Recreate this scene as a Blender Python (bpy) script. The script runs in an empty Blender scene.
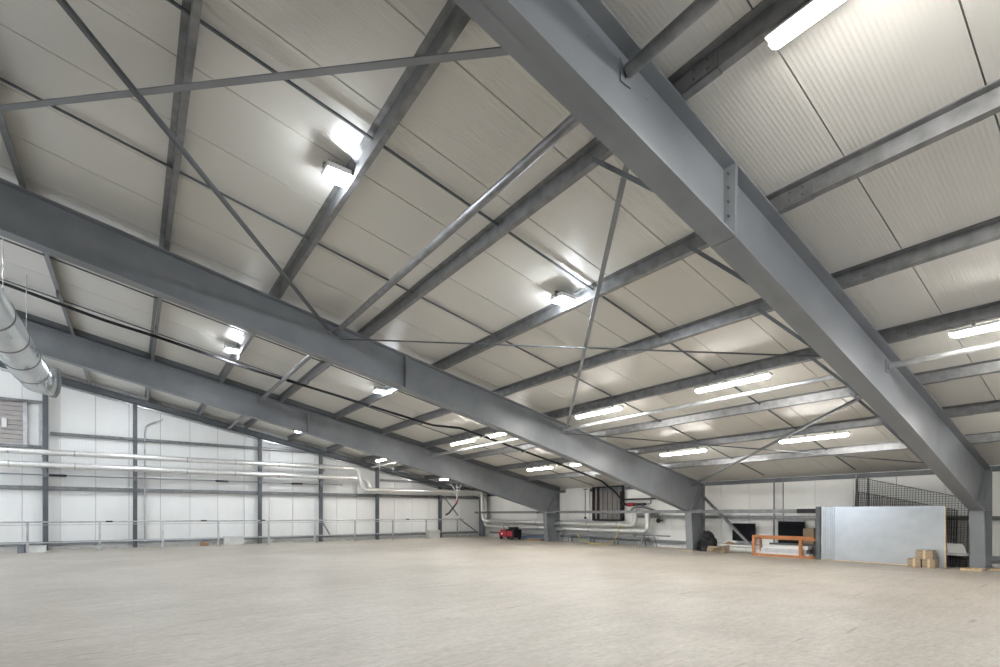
import bpy, math, random
from mathutils import Vector, Matrix
random.seed(7)
scn = bpy.context.scene
C = scn.collection
PI = math.pi

# ------------------------------------------------------------------ materials
def mat(name, col, rough=.5, metal=0., emit=0., ecol=None, spec=.5):
    m = bpy.data.materials.new(name); m.use_nodes = True
    b = m.node_tree.nodes['Principled BSDF']
    b.inputs['Base Color'].default_value = (*col, 1)
    b.inputs['Roughness'].default_value = rough
    b.inputs['Metallic'].default_value = metal
    b.inputs['Specular IOR Level'].default_value = spec
    if emit:
        b.inputs['Emission Color'].default_value = (*(ecol or col), 1)
        b.inputs['Emission Strength'].default_value = emit
    return m

def nodes(m):
    nt = m.node_tree
    return nt, nt.nodes['Principled BSDF'], nt.nodes.new, nt.links.new

def mottle(m, c1, c2, scale=(1, 1, 1), detail=4, nscale=3., lo=.35, hi=.65, r1=None, r2=None, bump=0.):
    """patchy colour (and roughness) from noise in object space"""
    nt, b, N, L = nodes(m)
    tc = N('ShaderNodeTexCoord'); mp = N('ShaderNodeMapping'); mp.inputs['Scale'].default_value = scale
    L(tc.outputs['Object'], mp.inputs['Vector'])
    n = N('ShaderNodeTexNoise'); n.inputs['Scale'].default_value = nscale; n.inputs['Detail'].default_value = detail
    L(mp.outputs[0], n.inputs['Vector'])
    r = N('ShaderNodeValToRGB'); r.color_ramp.elements[0].position = lo; r.color_ramp.elements[1].position = hi
    r.color_ramp.elements[0].color = (*c1, 1); r.color_ramp.elements[1].color = (*c2, 1)
    L(n.outputs['Fac'], r.inputs['Fac']); L(r.outputs['Color'], b.inputs['Base Color'])
    if r1 is not None:
        mr = N('ShaderNodeMapRange'); mr.inputs['To Min'].default_value = r1; mr.inputs['To Max'].default_value = r2
        mr.inputs['From Min'].default_value = lo; mr.inputs['From Max'].default_value = hi
        L(n.outputs['Fac'], mr.inputs['Value']); L(mr.outputs[0], b.inputs['Roughness'])
    if bump:
        bp = N('ShaderNodeBump'); bp.inputs['Strength'].default_value = bump; bp.inputs['Distance'].default_value = .01
        L(n.outputs['Fac'], bp.inputs['Height']); L(bp.outputs[0], b.inputs['Normal'])
    return m

def ribbed(m, axis, pitch, strength, dist=.004):
    """micro-rib profile of lining sheets as a bump, ribs repeat along the given object axis"""
    nt, b, N, L = nodes(m)
    tc = N('ShaderNodeTexCoord'); sp = N('ShaderNodeSeparateXYZ'); L(tc.outputs['Object'], sp.inputs[0])
    mu = N('ShaderNodeMath'); mu.operation = 'MULTIPLY'; mu.inputs[1].default_value = 2 * PI / pitch
    L(sp.outputs[axis], mu.inputs[0])
    si = N('ShaderNodeMath'); si.operation = 'SINE'; L(mu.outputs[0], si.inputs[0])
    po = N('ShaderNodeMath'); po.operation = 'POWER'
    ab = N('ShaderNodeMath'); ab.operation = 'ABSOLUTE'; L(si.outputs[0], ab.inputs[0])
    L(ab.outputs[0], po.inputs[0]); po.inputs[1].default_value = 4
    bp = N('ShaderNodeBump'); bp.inputs['Strength'].default_value = strength; bp.inputs['Distance'].default_value = dist
    L(po.outputs[0], bp.inputs['Height']); L(bp.outputs[0], b.inputs['Normal'])
    return m

M = {}
M['lining'] = ribbed(mottle(mat('roof_lining', (.6, .58, .54), .31), (.60, .585, .545), (.645, .63, .59), (.6, 1, 1), 2, .5, lo=.2, hi=.8), 1, .09, .42)
M['walllin'] = ribbed(mottle(mat('wall_lining', (.7, .71, .7), .4), (.82, .82, .80), (.88, .88, .865), (1, 1, .4), 3, .7), 0, .2, .4)
M['walllin_side'] = ribbed(mottle(mat('side_wall_lining', (.7, .71, .7), .4), (.86, .86, .83), (.9, .9, .87), (1, 1, .4), 3, .7), 1, .2, .4)
M['joint'] = mat('dark_joint', (.2, .195, .185), .8)
M['plain'] = mat('plain_white', (.8, .79, .77), .6)
M['steel'] = mottle(mat('painted_steel', (.16, .17, .18), .42), (.185, .198, .214), (.225, .238, .252), (1, 1, 1), 6, 1.6, r1=.34, r2=.5)
M['steel_dark'] = mottle(mat('dark_painted_steel', (.10, .11, .12), .45), (.09, .10, .11), (.12, .13, .14), (1, 1, 1), 5, 2.)
M['galv'] = mottle(mat('galvanised', (.42, .42, .42), .36, .45), (.165, .167, .17), (.25, .252, .256), (1, 1, 1), 6, 6., r1=.32, r2=.48)
M['galv_light'] = mottle(mat('galvanised_light', (.55, .55, .55), .3, .7), (.48, .49, .5), (.62, .63, .64), (1, 1, 1), 5, 5.)
M['duct'] = mottle(mat('duct_metal', (.6, .63, .65), .3, .8), (.52, .56, .58), (.72, .75, .76), (1, .3, 1), 4, 4., r1=.25, r2=.4)
M['foil'] = mottle(mat('foil_lagging', (.8, .8, .79), .28, .85), (.80, .80, .79), (.88, .88, .86), (1, 1, 1), 6, 9., r1=.38, r2=.44)
M['foil_dull'] = mottle(mat('dull_lagging', (.6, .6, .6), .4, .7), (.5, .5, .5), (.6, .6, .6), (1, 1, 1), 6, 9.)
M['black'] = mat('black_plastic', (.014, .014, .016), .55, spec=.25)
M['blackscreen'] = mat('black_board', (.008, .009, .013), .6, spec=.15)
M['bag'] = mottle(mat('black_sheet', (.02, .02, .022), .5, spec=.2), (.008, .008, .010), (.02, .02, .022), (1, 1, 1), 5, 9., bump=.6)
M['mesh'] = mat('black_wire', (.03, .03, .035), .5, .3)
M['orange'] = mottle(mat('orange_paint', (.75, .25, .06), .45), (.45, .165, .055), (.55, .225, .085), (1, 1, 1), 5, 8.)
M['red'] = mottle(mat('red_paint', (.35, .02, .04), .35), (.28, .012, .02), (.40, .02, .035), (1, 1, 1), 4, 8.)
M['wood'] = mottle(mat('pale_timber', (.6, .44, .26), .6), (.5, .36, .2), (.68, .52, .33), (1, 8, 8), 5, 3.)
M['card'] = mottle(mat('cardboard', (.38, .27, .17), .75), (.25, .19, .125), (.36, .28, .19), (1, 1, 3), 5, 6.)
M['white'] = mat('white_plastic', (.78, .78, .76), .4)
M['offwhite'] = mottle(mat('offwhite_board', (.68, .68, .66), .5), (.6, .6, .57), (.75, .75, .72), (1, 1, 1), 4, 4.)
M['sheet'] = mottle(mat('coated_sheet', (.5, .53, .56), .2, .5), (.50, .535, .565), (.60, .63, .66), (1, 1.2, 1.5), 7, 2.2, lo=.25, hi=.75)
M['glass'] = mat('brown_glass', (.22, .20, .185), .15)
M['shutter'] = mottle(mat('grey_brown_slats', (.34, .31, .29), .5), (.29, .27, .26), (.38, .35, .33), (1, 1, 6), 4, 3.)
M['blue'] = mat('blue_grey_box', (.12, .18, .28), .5)
M['yellow'] = mat('yellow_hose', (.62, .5, .16), .5)
M['copper'] = mat('brown_pipe', (.35, .2, .12), .5)
M['led'] = mat('batten_diffuser', (.9, .9, .88), .4, 0, 74., (1., .975, .93))
M['flood'] = mat('flood_lens', (.95, .97, 1), .3, 0, 380., (.88, .94, 1.))

# floor: boards laid along X with dusty streaks
m = M['floor'] = mat('chipboard_floor', (.6, .55, .48), .5)
nt, b, N, L = nodes(m)
tc = N('ShaderNodeTexCoord')
mp = N('ShaderNodeMapping'); mp.inputs['Scale'].default_value = (.9, 3.2, 1); L(tc.outputs['Object'], mp.inputs[0])
n1 = N('ShaderNodeTexNoise'); n1.inputs['Scale'].default_value = 1.3; n1.inputs['Detail'].default_value = 8; n1.inputs['Roughness'].default_value = .65; L(mp.outputs[0], n1.inputs['Vector'])
r1 = N('ShaderNodeValToRGB'); r1.color_ramp.elements[0].position = .3; r1.color_ramp.elements[1].position = .68
r1.color_ramp.elements[0].color = (.445, .405, .35, 1); r1.color_ramp.elements[1].color = (.535, .495, .44, 1); L(n1.outputs['Fac'], r1.inputs[0])
n2 = N('ShaderNodeTexNoise'); n2.inputs['Scale'].default_value = .45; n2.inputs['Detail'].default_value = 5; L(tc.outputs['Object'], n2.inputs['Vector'])
r2 = N('ShaderNodeValToRGB'); r2.color_ramp.elements[0].position = .36; r2.color_ramp.elements[1].position = .6
r2.color_ramp.elements[0].color = (.86, .85, .84, 1); r2.color_ramp.elements[1].color = (1, 1, 1, 1); L(n2.outputs['Fac'], r2.inputs[0])
mx = N('ShaderNodeMix'); mx.data_type = 'RGBA'; mx.blend_type = 'MULTIPLY'; mx.inputs[0].default_value = 1
L(r1.outputs[0], mx.inputs[6]); L(r2.outputs[0], mx.inputs[7])
br = N('ShaderNodeTexBrick'); br.inputs['Scale'].default_value = 1.; br.inputs['Brick Width'].default_value = 2.4; br.inputs['Row Height'].default_value = .6
br.inputs['Mortar Size'].default_value = .006; br.inputs['Mortar Smooth'].default_value = .3
br.inputs['Color1'].default_value = (1, 1, 1, 1); br.inputs['Color2'].default_value = (.975, .97, .965, 1); br.inputs['Mortar'].default_value = (.88, .87, .85, 1)
L(tc.outputs['Object'], br.inputs['Vector'])
mx2 = N('ShaderNodeMix'); mx2.data_type = 'RGBA'; mx2.blend_type = 'MULTIPLY'; mx2.inputs[0].default_value = 1
L(mx.outputs[2], mx2.inputs[6]); L(br.outputs['Color'], mx2.inputs[7])
mp3 = N('ShaderNodeMapping'); mp3.inputs['Scale'].default_value = (.8, 9, 1); L(tc.outputs['Object'], mp3.inputs[0])
n3 = N('ShaderNodeTexNoise'); n3.inputs['Scale'].default_value = 1.1; n3.inputs['Detail'].default_value = 3; L(mp3.outputs[0], n3.inputs['Vector'])
r3 = N('ShaderNodeValToRGB'); r3.color_ramp.elements[0].position = .28; r3.color_ramp.elements[1].position = .33
r3.color_ramp.elements[0].color = (.6, .6, .6, 1); r3.color_ramp.elements[1].color = (1, 1, 1, 1); L(n3.outputs['Fac'], r3.inputs[0])
mx3 = N('ShaderNodeMix'); mx3.data_type = 'RGBA'; mx3.blend_type = 'MULTIPLY'; mx3.inputs[0].default_value = 1
L(mx2.outputs[2], mx3.inputs[6]); L(r3.outputs[0], mx3.inputs[7])
n4 = N('ShaderNodeTexNoise'); n4.inputs['Scale'].default_value = 14; n4.inputs['Detail'].default_value = 6; n4.inputs['Roughness'].default_value = .7
mp4 = N('ShaderNodeMapping'); mp4.inputs['Scale'].default_value = (.6, 1.3, 1); L(tc.outputs['Object'], mp4.inputs[0]); L(mp4.outputs[0], n4.inputs['Vector'])
r4 = N('ShaderNodeValToRGB'); r4.color_ramp.elements[0].position = .3; r4.color_ramp.elements[1].position = .7
r4.color_ramp.elements[0].color = (.72, .71, .69, 1); r4.color_ramp.elements[1].color = (1.06, 1.06, 1.06, 1); L(n4.outputs['Fac'], r4.inputs[0])
mx4 = N('ShaderNodeMix'); mx4.data_type = 'RGBA'; mx4.blend_type = 'MULTIPLY'; mx4.inputs[0].default_value = 1
L(mx3.outputs[2], mx4.inputs[6]); L(r4.outputs[0], mx4.inputs[7])
L(mx4.outputs[2], b.inputs['Base Color'])
b.inputs['Roughness'].default_value = .5

# ------------------------------------------------------------------ mesh builder
class MB:
    def __init__(s): s.v = []; s.f = []; s.sm = []; s.cut = [0]; s.lock = 0
    def mark(s):
        if not s.lock and len(s.f) != s.cut[-1]: s.cut.append(len(s.f))
    def add(s, vs, fs, smooth=False):
        o = len(s.v); s.v += [tuple(v) for v in vs]; s.f += [tuple(o + i for i in f) for f in fs]; s.sm += [smooth] * len(fs)
        return s
    def box(s, x0, x1, y0, y1, z0, z1):
        s.mark(); vs = [(x, y, z) for x in (x0, x1) for y in (y0, y1) for z in (z0, z1)]
        return s.add(vs, [(0, 1, 3, 2), (4, 6, 7, 5), (0, 4, 5, 1), (2, 3, 7, 6), (0, 2, 6, 4), (1, 5, 7, 3)])
    def prism(s, pts, y0, y1):
        """polygon in XZ extruded along Y"""
        s.mark(); n = len(pts); vs = [(x, y0, z) for x, z in pts] + [(x, y1, z) for x, z in pts]
        fs = [tuple(range(n)), tuple(range(2 * n - 1, n - 1, -1))] + [(i, i + n, (i + 1) % n + n, (i + 1) % n) for i in range(n)]
        return s.add(vs, fs)
    def bar(s, a, b, w, h, up=(0, 0, 1)):
        """rectangular bar from a to b, w across, h along 'up'"""
        s.mark(); a = Vector(a); b = Vector(b); d = (b - a).normalized(); u = Vector(up)
        r = d.cross(u)
        if r.length < 1e-4: r = d.cross(Vector((1, 0, 0)))
        r.normalize(); u = r.cross(d).normalized()
        vs = [p + r * (i * w / 2) + u * (j * h / 2) for p in (a, b) for i, j in ((-1, -1), (1, -1), (1, 1), (-1, 1))]
        return s.add(vs, [(0, 1, 2, 3), (7, 6, 5, 4), (0, 4, 5, 1), (1, 5, 6, 2), (2, 6, 7, 3), (3, 7, 4, 0)])
    def angle(s, a, b, w, t=.008, up=(0, 0, 1)):
        """L-section between two points"""
        a = Vector(a); b = Vector(b); d = (b - a).normalized(); u = Vector(up)
        r = d.cross(u).normalized(); u = r.cross(d).normalized()
        s.mark(); s.lock += 1; s.bar(a, b, w, t, u); s.bar(a + r * (w / 2) + u * w / 2, b + r * (w / 2) + u * w / 2, t, w, u); s.lock -= 1
        return s
    def path(s, pts, r, n=16, cap=True):
        """round tube through points"""
        s.mark(); P = [Vector(p) for p in pts]; m_ = len(P); vs = []; prev = None
        for i, p in enumerate(P):
            if i == 0: d = P[1] - P[0]
            elif i == m_ - 1: d = P[-1] - P[-2]
            else: d = (P[i + 1] - P[i]).normalized() + (P[i] - P[i - 1]).normalized()
            d.normalize()
            if prev is None:
                u = Vector((0, 0, 1)) if abs(d.z) < .9 else Vector((1, 0, 0))
            else: u = prev
            u = (u - d * u.dot(d)).normalized(); prev = u; w = d.cross(u)
            vs += [p + (u * math.cos(2 * PI * k / n) + w * math.sin(2 * PI * k / n)) * r for k in range(n)]
        fs = [(i * n + k, i * n + (k + 1) % n, (i + 1) * n + (k + 1) % n, (i + 1) * n + k) for i in range(m_ - 1) for k in range(n)]
        s.add(vs, fs, True)
        if cap:
            s.add(vs[:n], [tuple(range(n - 1, -1, -1))]); s.add(vs[-n:], [tuple(range(n))])
        return s
    def build(s, name, material, parent=None, loc=None, bevel=0):
        me = bpy.data.meshes.new(name); me.from_pydata(s.v, [], s.f)
        me.polygons.foreach_set('use_smooth', s.sm); me.materials.append(material); me.update()
        o = bpy.data.objects.new(name, me); C.objects.link(o)
        if parent: o.parent = parent
        if loc: o.location = loc
        if bevel:
            bv = o.modifiers.new('bevel', 'BEVEL'); bv.width = bevel; bv.segments = 2; bv.limit_method = 'ANGLE'
        return o

def each(mb, name, material, parent=None, loc=None, **k):
    """every piece of the builder becomes a part of its own"""
    out = []; cuts = mb.cut + [len(mb.f)]
    for a, c in zip(cuts, cuts[1:]):
        if c <= a: continue
        q = MB(); ids = sorted({i for f in mb.f[a:c] for i in f}); m_ = {i: n for n, i in enumerate(ids)}
        q.v = [mb.v[i] for i in ids]; q.f = [tuple(m_[i] for i in f) for f in mb.f[a:c]]; q.sm = mb.sm[a:c]
        out.append(q.build(name, material, parent, loc, **k))
    return out
def rounded(pts, r, k=6):
    """polyline with its corners replaced by arcs"""
    P = [Vector(p) for p in pts]; out = [P[0]]
    for i in range(1, len(P) - 1):
        a = (P[i - 1] - P[i]); b_ = (P[i + 1] - P[i]); q = min(r, a.length * .45, b_.length * .45)
        a.normalize(); b_.normalize(); s0 = P[i] + a * q; s1 = P[i] + b_ * q
        for j in range(k + 1):
            t = j / k; out.append(s0 * (1 - t) ** 2 + P[i] * 2 * t * (1 - t) + s1 * t * t)
    out.append(P[-1]); return out

def tag(o, label=None, cat=None, group=None, kind=None):
    if label: o['label'] = label
    if cat: o['category'] = cat
    if group: o['group'] = group
    if kind: o['kind'] = kind
    return o
def thing(name, loc, label, cat, group=None):
    o = bpy.data.objects.new(name, None); C.objects.link(o); o.location = loc; o.empty_display_size = .2
    return tag(o, label, cat, group)
def copy_tree(o, parent=None):
    c = o.copy(); C.objects.link(c)
    if parent: c.parent = parent
    for ch in [q for q in bpy.data.objects if q.parent == o]: copy_tree(ch, c)
    return c
def struct(mb, name, material, parent=None, label=None, **k):
    o = mb.build(name, material, parent, **k)
    if not parent: o['kind'] = 'structure'
    if label: o['label'] = label
    return o

# ------------------------------------------------------------------ dimensions
TS = .208
def T(x): return 6.729 - TS * x            # top of the rafters / underside of the purlins
PD = .2                                     # purlin depth
def R(x): return T(x) + PD                  # underside of the roof lining
XW, XE, YF, YG = -9., 19.5, -5., 28.        # inner faces of the shell
FR = (3.15, 11.75, 20.5)                    # portal frames
px = [.482 + 2.017 * i + (.06 if i > 2 else 0) for i in range(-2, 9)]

# ------------------------------------------------------------------ shell
struct(MB().box(XW - .3, XE + .4, YF - .3, YG + .4, -.25, 0), 'floor', M['floor'])
# ceiling: lining panels 1.17 m wide running down the slope, with a recessed joint between them
mb = MB(); y = 2.235 - 1.17 * 7
P = 1.17; g = .007
while y < YG + .1:
    a, c = max(y + g, YF - .2), min(y + P - g, YG + .2)
    if c > a:
        xs = [XW - .2, XE + .3]
        mb.prism([(xs[0], R(xs[0])), (xs[1], R(xs[1])), (xs[1], R(xs[1]) + .05), (xs[0], R(xs[0]) + .05)], a, c)
    y += P
ceil_o = struct(mb, 'ceiling', M['lining'])
mb = MB().prism([(XW - .2, R(XW - .2) + .04), (XE + .3, R(XE + .3) + .04), (XE + .3, R(XE + .3) + .15), (XW - .2, R(XW - .2) + .15)], YF - .2, YG + .3)
struct(mb, 'panel_joint', M['joint'], ceil_o)
# gable wall (back)
mb = MB(); x = -2.5 - 1.17 * 6
while x < XE:
    a, c = max(x + g, XW - .1), min(x + P - g, XE + .1)
    if c > a: mb.prism([(a, 0), (c, 0), (c, R(c) + .02), (a, R(a) + .02)], YG, YG + .06)
    x += P
wb = struct(mb, 'wall_back', M['walllin'])
struct(MB().prism([(XW - .1, 0), (XE + .1, 0), (XE + .1, R(XE) + .05), (XW - .1, R(XW) + .05)], YG + .05, YG + .15), 'panel_joint', M['joint'], wb)
# side wall (right)
mb = MB(); y = 2.9 - 1.17 * 7
while y < YG:
    a, c = max(y + g, YF), min(y + P - g, YG)
    if c > a: mb.box(XE, XE + .06, a, c, 0, R(XE) + .02)
    y += P
wr = struct(mb, 'wall_right', M['walllin_side'])
struct(MB().box(XE + .05, XE + .15, YF, YG, 0, R(XE) + .05), 'panel_joint', M['joint'], wr)
WL = (13., 26., .9, 5.0); WF = (3., 10., 0., 3.2)   # unseen side strip window and front doorway, added so sky light fills the hall
struct(MB().box(XW - .1, XW, YF, WL[0], 0, R(XW) + .1).box(XW - .1, XW, WL[1], YG, 0, R(XW) + .1).box(XW - .1, XW, WL[0], WL[1], 0, WL[2]).box(XW - .1, XW, WL[0], WL[1], WL[3], R(XW) + .1), 'wall_left', M['plain'])
struct(MB().prism([(XW - .1, 0), (WF[0], 0), (WF[0], R(WF[0]) + .05), (XW - .1, R(XW) + .05)], YF - .1, YF).prism([(WF[1], 0), (XE + .1, 0), (XE + .1, R(XE) + .05), (WF[1], R(WF[1]) + .05)], YF - .1, YF)
       .prism([(WF[0], WF[3]), (WF[1], WF[3]), (WF[1], R(WF[1]) + .05), (WF[0], R(WF[0]) + .05)], YF - .1, YF), 'wall_front', M['plain'])
mb = MB()
for q in range(9): mb.box(XW - .08, XW - .02, WL[0] + q * 1.6175, WL[0] + q * 1.6175 + .06, WL[2], WL[3])
struct(mb, 'added_window', M['galv_light'])  # bars of the unseen side window added to light the hall
for nm, loc_, rot_, sx_, sy_ in (('fill_portal_left', (XW - .15, (WL[0] + WL[1]) / 2, (WL[2] + WL[3]) / 2), (0, -PI / 2, 0), WL[3] - WL[2], WL[1] - WL[0]),
                                 ('fill_portal_front', ((WF[0] + WF[1]) / 2, YF - .15, (WF[2] + WF[3]) / 2), (PI / 2, 0, 0), WF[1] - WF[0], WF[3] - WF[2])):
    la = bpy.data.lights.new(nm, 'AREA'); la.shape = 'RECTANGLE'; la.size = sx_; la.size_y = sy_; la.cycles.is_portal = True  # portals guiding sky fill through the two added openings
    lo_ = bpy.data.objects.new(nm, la); C.objects.link(lo_); lo_.location = loc_; lo_.rotation_euler = rot_
# base strips along the walls
struct(MB().box(-8.9, XE, YG - .05, YG, 0, .11), 'baseboard_back', M['offwhite'])
struct(MB().box(XE - .05, XE, YF, YG, 0, .11), 'baseboard_right', M['offwhite'])
# eaves and verge trims
struct(MB().prism([(XW, T(XW) - .34), (XE, T(XE) - .34), (XE, T(XE) - .27), (XW, T(XW) - .27)], YG - .14, YG - .002), 'trim_1', M['galv_light'])
struct(MB().box(XE - .1, XE - .002, YF, YG - .2, T(XE) + .02, T(XE) + .17), 'trim_2', M['steel_dark'])

# ------------------------------------------------------------------ portal frames
HX = 5.6
def depth(x):
    pts = [(-9, .84), (5.6, .87), (12, 1.04), (18.15, 1.36)]
    for (a, d0), (b_, d1) in zip(pts, pts[1:]):
        if x <= b_: return d0 + (d1 - d0) * (x - a) / (b_ - a)
    return 1.36
def portal(y, label, detail=True):
    t = thing('portal_frame', (18.3, y, 0), label, 'steel frame', 'grey steel portal frames')
    off = Vector((-18.3, -y, 0))
    def fin(mb, name, material=M['steel'], **k):
        return mb.build(name, material, t, off, **k)
    b2 = .15; tf = .024; xk = 18.15; zk = T(xk) - 1.36
    xs = [-9, 5.6, 12, xk]
    # rafter
    mb = MB()
    web = [(x, T(x) - depth(x)) for x in xs] + [(19.15, T(19.15) - 1.36 + .2), (19.15, T(19.15)), (-9, T(-9))]
    mb.prism(web, y - .007, y + .007)
    for a, c in zip(xs, xs[1:]):
        za, zc = T(a) - depth(a), T(c) - depth(c)
        mb.prism([(a, za), (c, zc), (c, zc + tf), (a, za + tf)], y - b2, y + b2)
    mb.prism([(-9, T(-9) - tf), (19.15, T(19.15) - tf), (19.15, T(19.15)), (-9, T(-9))], y - b2, y + b2)
    fin(mb, 'rafter')
    # column: inner flange leans a little, outer flange upright
    mb = MB()
    mb.prism([(18.3, .02), (19.13, .02), (19.13, T(19.15) - tf), (xk, zk)], y - .0065, y + .0065)
    mb.prism([(18.28, .02), (18.28 + tf, .02), (xk + tf, zk), (xk, zk)], y - b2, y + b2)
    mb.prism([(19.13, .02), (19.15, .02), (19.15, T(19.15) - tf), (19.13, T(19.13) - tf)], y - b2, y + b2)
    fin(mb, 'column')
    fin(MB().box(18.2, 19.2, y - .17, y + .17, 0, .025), 'base_plate')
    if y > 20:
        fin(MB().prism([(-9, T(-9) + .002), (19., T(19.) + .002), (19., T(19.) + PD - .004), (-9, T(-9) + PD - .004)], y - .33, y - .26)
            .prism([(-9, T(-9) - .002), (19., T(19.) - .002), (19., T(19.) + .03), (-9, T(-9) + .03)], y - .33, y - b2), 'closure_strip', M['steel_dark'])
    # splice end plates, two back to back with bolts
    zb, zt = T(HX) - .875, T(HX) - .005
    each(MB().box(HX - .022, HX - .002, y - b2, y + b2, zb, zt).box(HX + .002, HX + .022, y - b2, y + b2, zb, zt), 'splice_plate', M['steel'], t, off)
    if detail:
        mb = MB()
        for sy in (-1, 1):
            for k in range(5):
                z = zt - .10 - k * .165
                mb.path([(HX - .05, y + sy * .07, z), (HX + .05, y + sy * .07, z)], .014, 6)
        each(mb, 'bolt', M['steel_dark'], t, off)
    # knee stiffeners: level plate and diagonal
    mb = MB()
    for sy in (-1, 1):
        y0, y1 = sorted((y + sy * .008, y + sy * .13))
        mb.prism([(xk + .03, zk), (19.12, zk), (19.12, zk + .015), (xk + .03, zk + .015)], y0, y1)
        mb.bar((xk + .04, (y0 + y1) / 2, zk + .03), (19.1, (y0 + y1) / 2, T(19.1) - .05), .12, .016, (0, 0, 1))
    each(mb, 'knee_stiffener', M['steel'], t, off)
    return t
portal(FR[0], 'nearest and largest grey steel frame, its rafter crossing the top centre down to the right')
portal(FR[1], 'grey steel frame in mid hall whose rafter ends beside the black sheet pile')
portal(FR[2], 'farthest deep grey steel frame, its column beside the red machine')

# gable frame: rafter and posts against the back wall
t = thing('gable_frame', (8, 27.85, 0), 'slim dark steel frame standing against the white back gable wall', 'steel frame')
o8 = (-8, -27.85, 0)
mb = MB()
mb.prism([(-9, T(-9) - .25), (19.2, T(19.2) - .25), (19.2, T(19.2) - .235), (-9, T(-9) - .235)], 27.62, 27.85)
mb.prism([(-9, T(-9) - .015), (19.2, T(19.2) - .015), (19.2, T(19.2)), (-9, T(-9))], 27.62, 27.85)
mb.prism([(-9, T(-9) - .25), (19.2, T(19.2) - .25), (19.2, T(19.2)), (-9, T(-9))], 27.72, 27.74)
mb.build('rafter', M['steel_dark'], t, o8)
for x in (-2.93, .06, 5.2, 8.25, 11.5, 15.7):
    mb = MB(); top = T(x) - .26; y0, y1 = 27.62, 27.82
    mb.box(x - .08, x + .08, y0, y0 + .014, 0, top).box(x - .08, x + .08, y1 - .014, y1, 0, top).box(x - .006, x + .006, y0, y1, 0, top)
    mb.build('post', M['steel_dark'], t, o8)
mb = MB(); mb.box(18.75, 19.05, 27.5, 27.52, 0, T(19) - .26).box(18.75, 19.05, 27.8, 27.82, 0, T(19) - .26).box(18.89, 18.91, 27.5, 27.82, 0, T(19) - .26)
mb.build('post', M['steel'], t, o8)

# girts on the back wall, each run its own object
def girt(name, a, b_, label, mtl='galv', h=.12, dpt=.16):
    a = Vector(a); b_ = Vector(b_)
    mb = MB()
    if abs(a.x - b_.x) > abs(a.y - b_.y):      # along X on the back wall: C-section
        x0, x1 = a.x, b_.x; z = a.z; y1 = 27.98; y0 = y1 - dpt
        mb.box(x0, x1, y0, y0 + .006, z - h / 2, z + h / 2).box(x0, x1, y0, y1, z + h / 2 - .006, z + h / 2).box(x0, x1, y0, y1, z - h / 2, z - h / 2 + .006)
    else:
        y0, y1 = sorted((a.y, b_.y)); z = a.z; x1 = XE - .01; x0 = x1 - dpt
        mb.box(x0, x0 + .006, y0, y1, z - h / 2, z + h / 2).box(x0, x1, y0, y1, z + h / 2 - .006, z + h / 2).box(x0, x1, y0, y1, z - h / 2, z - h / 2 + .006)
    o = mb.build(name, M[mtl]); return tag(o, label, 'wall rail', 'sheeting rails on the white walls')
girt('wall_rail', (-2.8, 0, 4.87), (8.15, 0, 4.87), 'upper sheeting rail on the back wall, above the two silver pipes')
girt('wall_rail', (-8.9, 0, 6.12), (-3.04, 0, 6.12), 'short sheeting rail over the grey slatted shutter, top left')
girt('wall_rail', (-8.9, 0, 4.27), (-3.04, 0, 4.27), 'short sheeting rail directly under the grey slatted shutter')
girt('wall_rail', (-8.9, 0, 2.58), (18.7, 0, 2.58), 'long sheeting rail on the back wall below the silver pipes', h=.16)
girt('wall_rail', (-8.9, 0, .28), (18.7, 0, .28), 'lowest dark sheeting rail on the back wall, behind the guard rail', 'steel', h=.14)
girt('wall_rail', (11.7, 0, 3.5), (18.7, 0, 3.5), 'sheeting rail on the back wall just above the lowered silver pipe', 'galv')
girt('wall_rail', (0, YF, 1.38), (0, 15.4, 1.38), 'waist-high sheeting rail on the right-hand wall above the black boards')
girt('wall_rail', (0, YF, .26), (0, 27.4, .26), 'lowest sheeting rail along the foot of the right-hand wall', 'steel')

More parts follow.
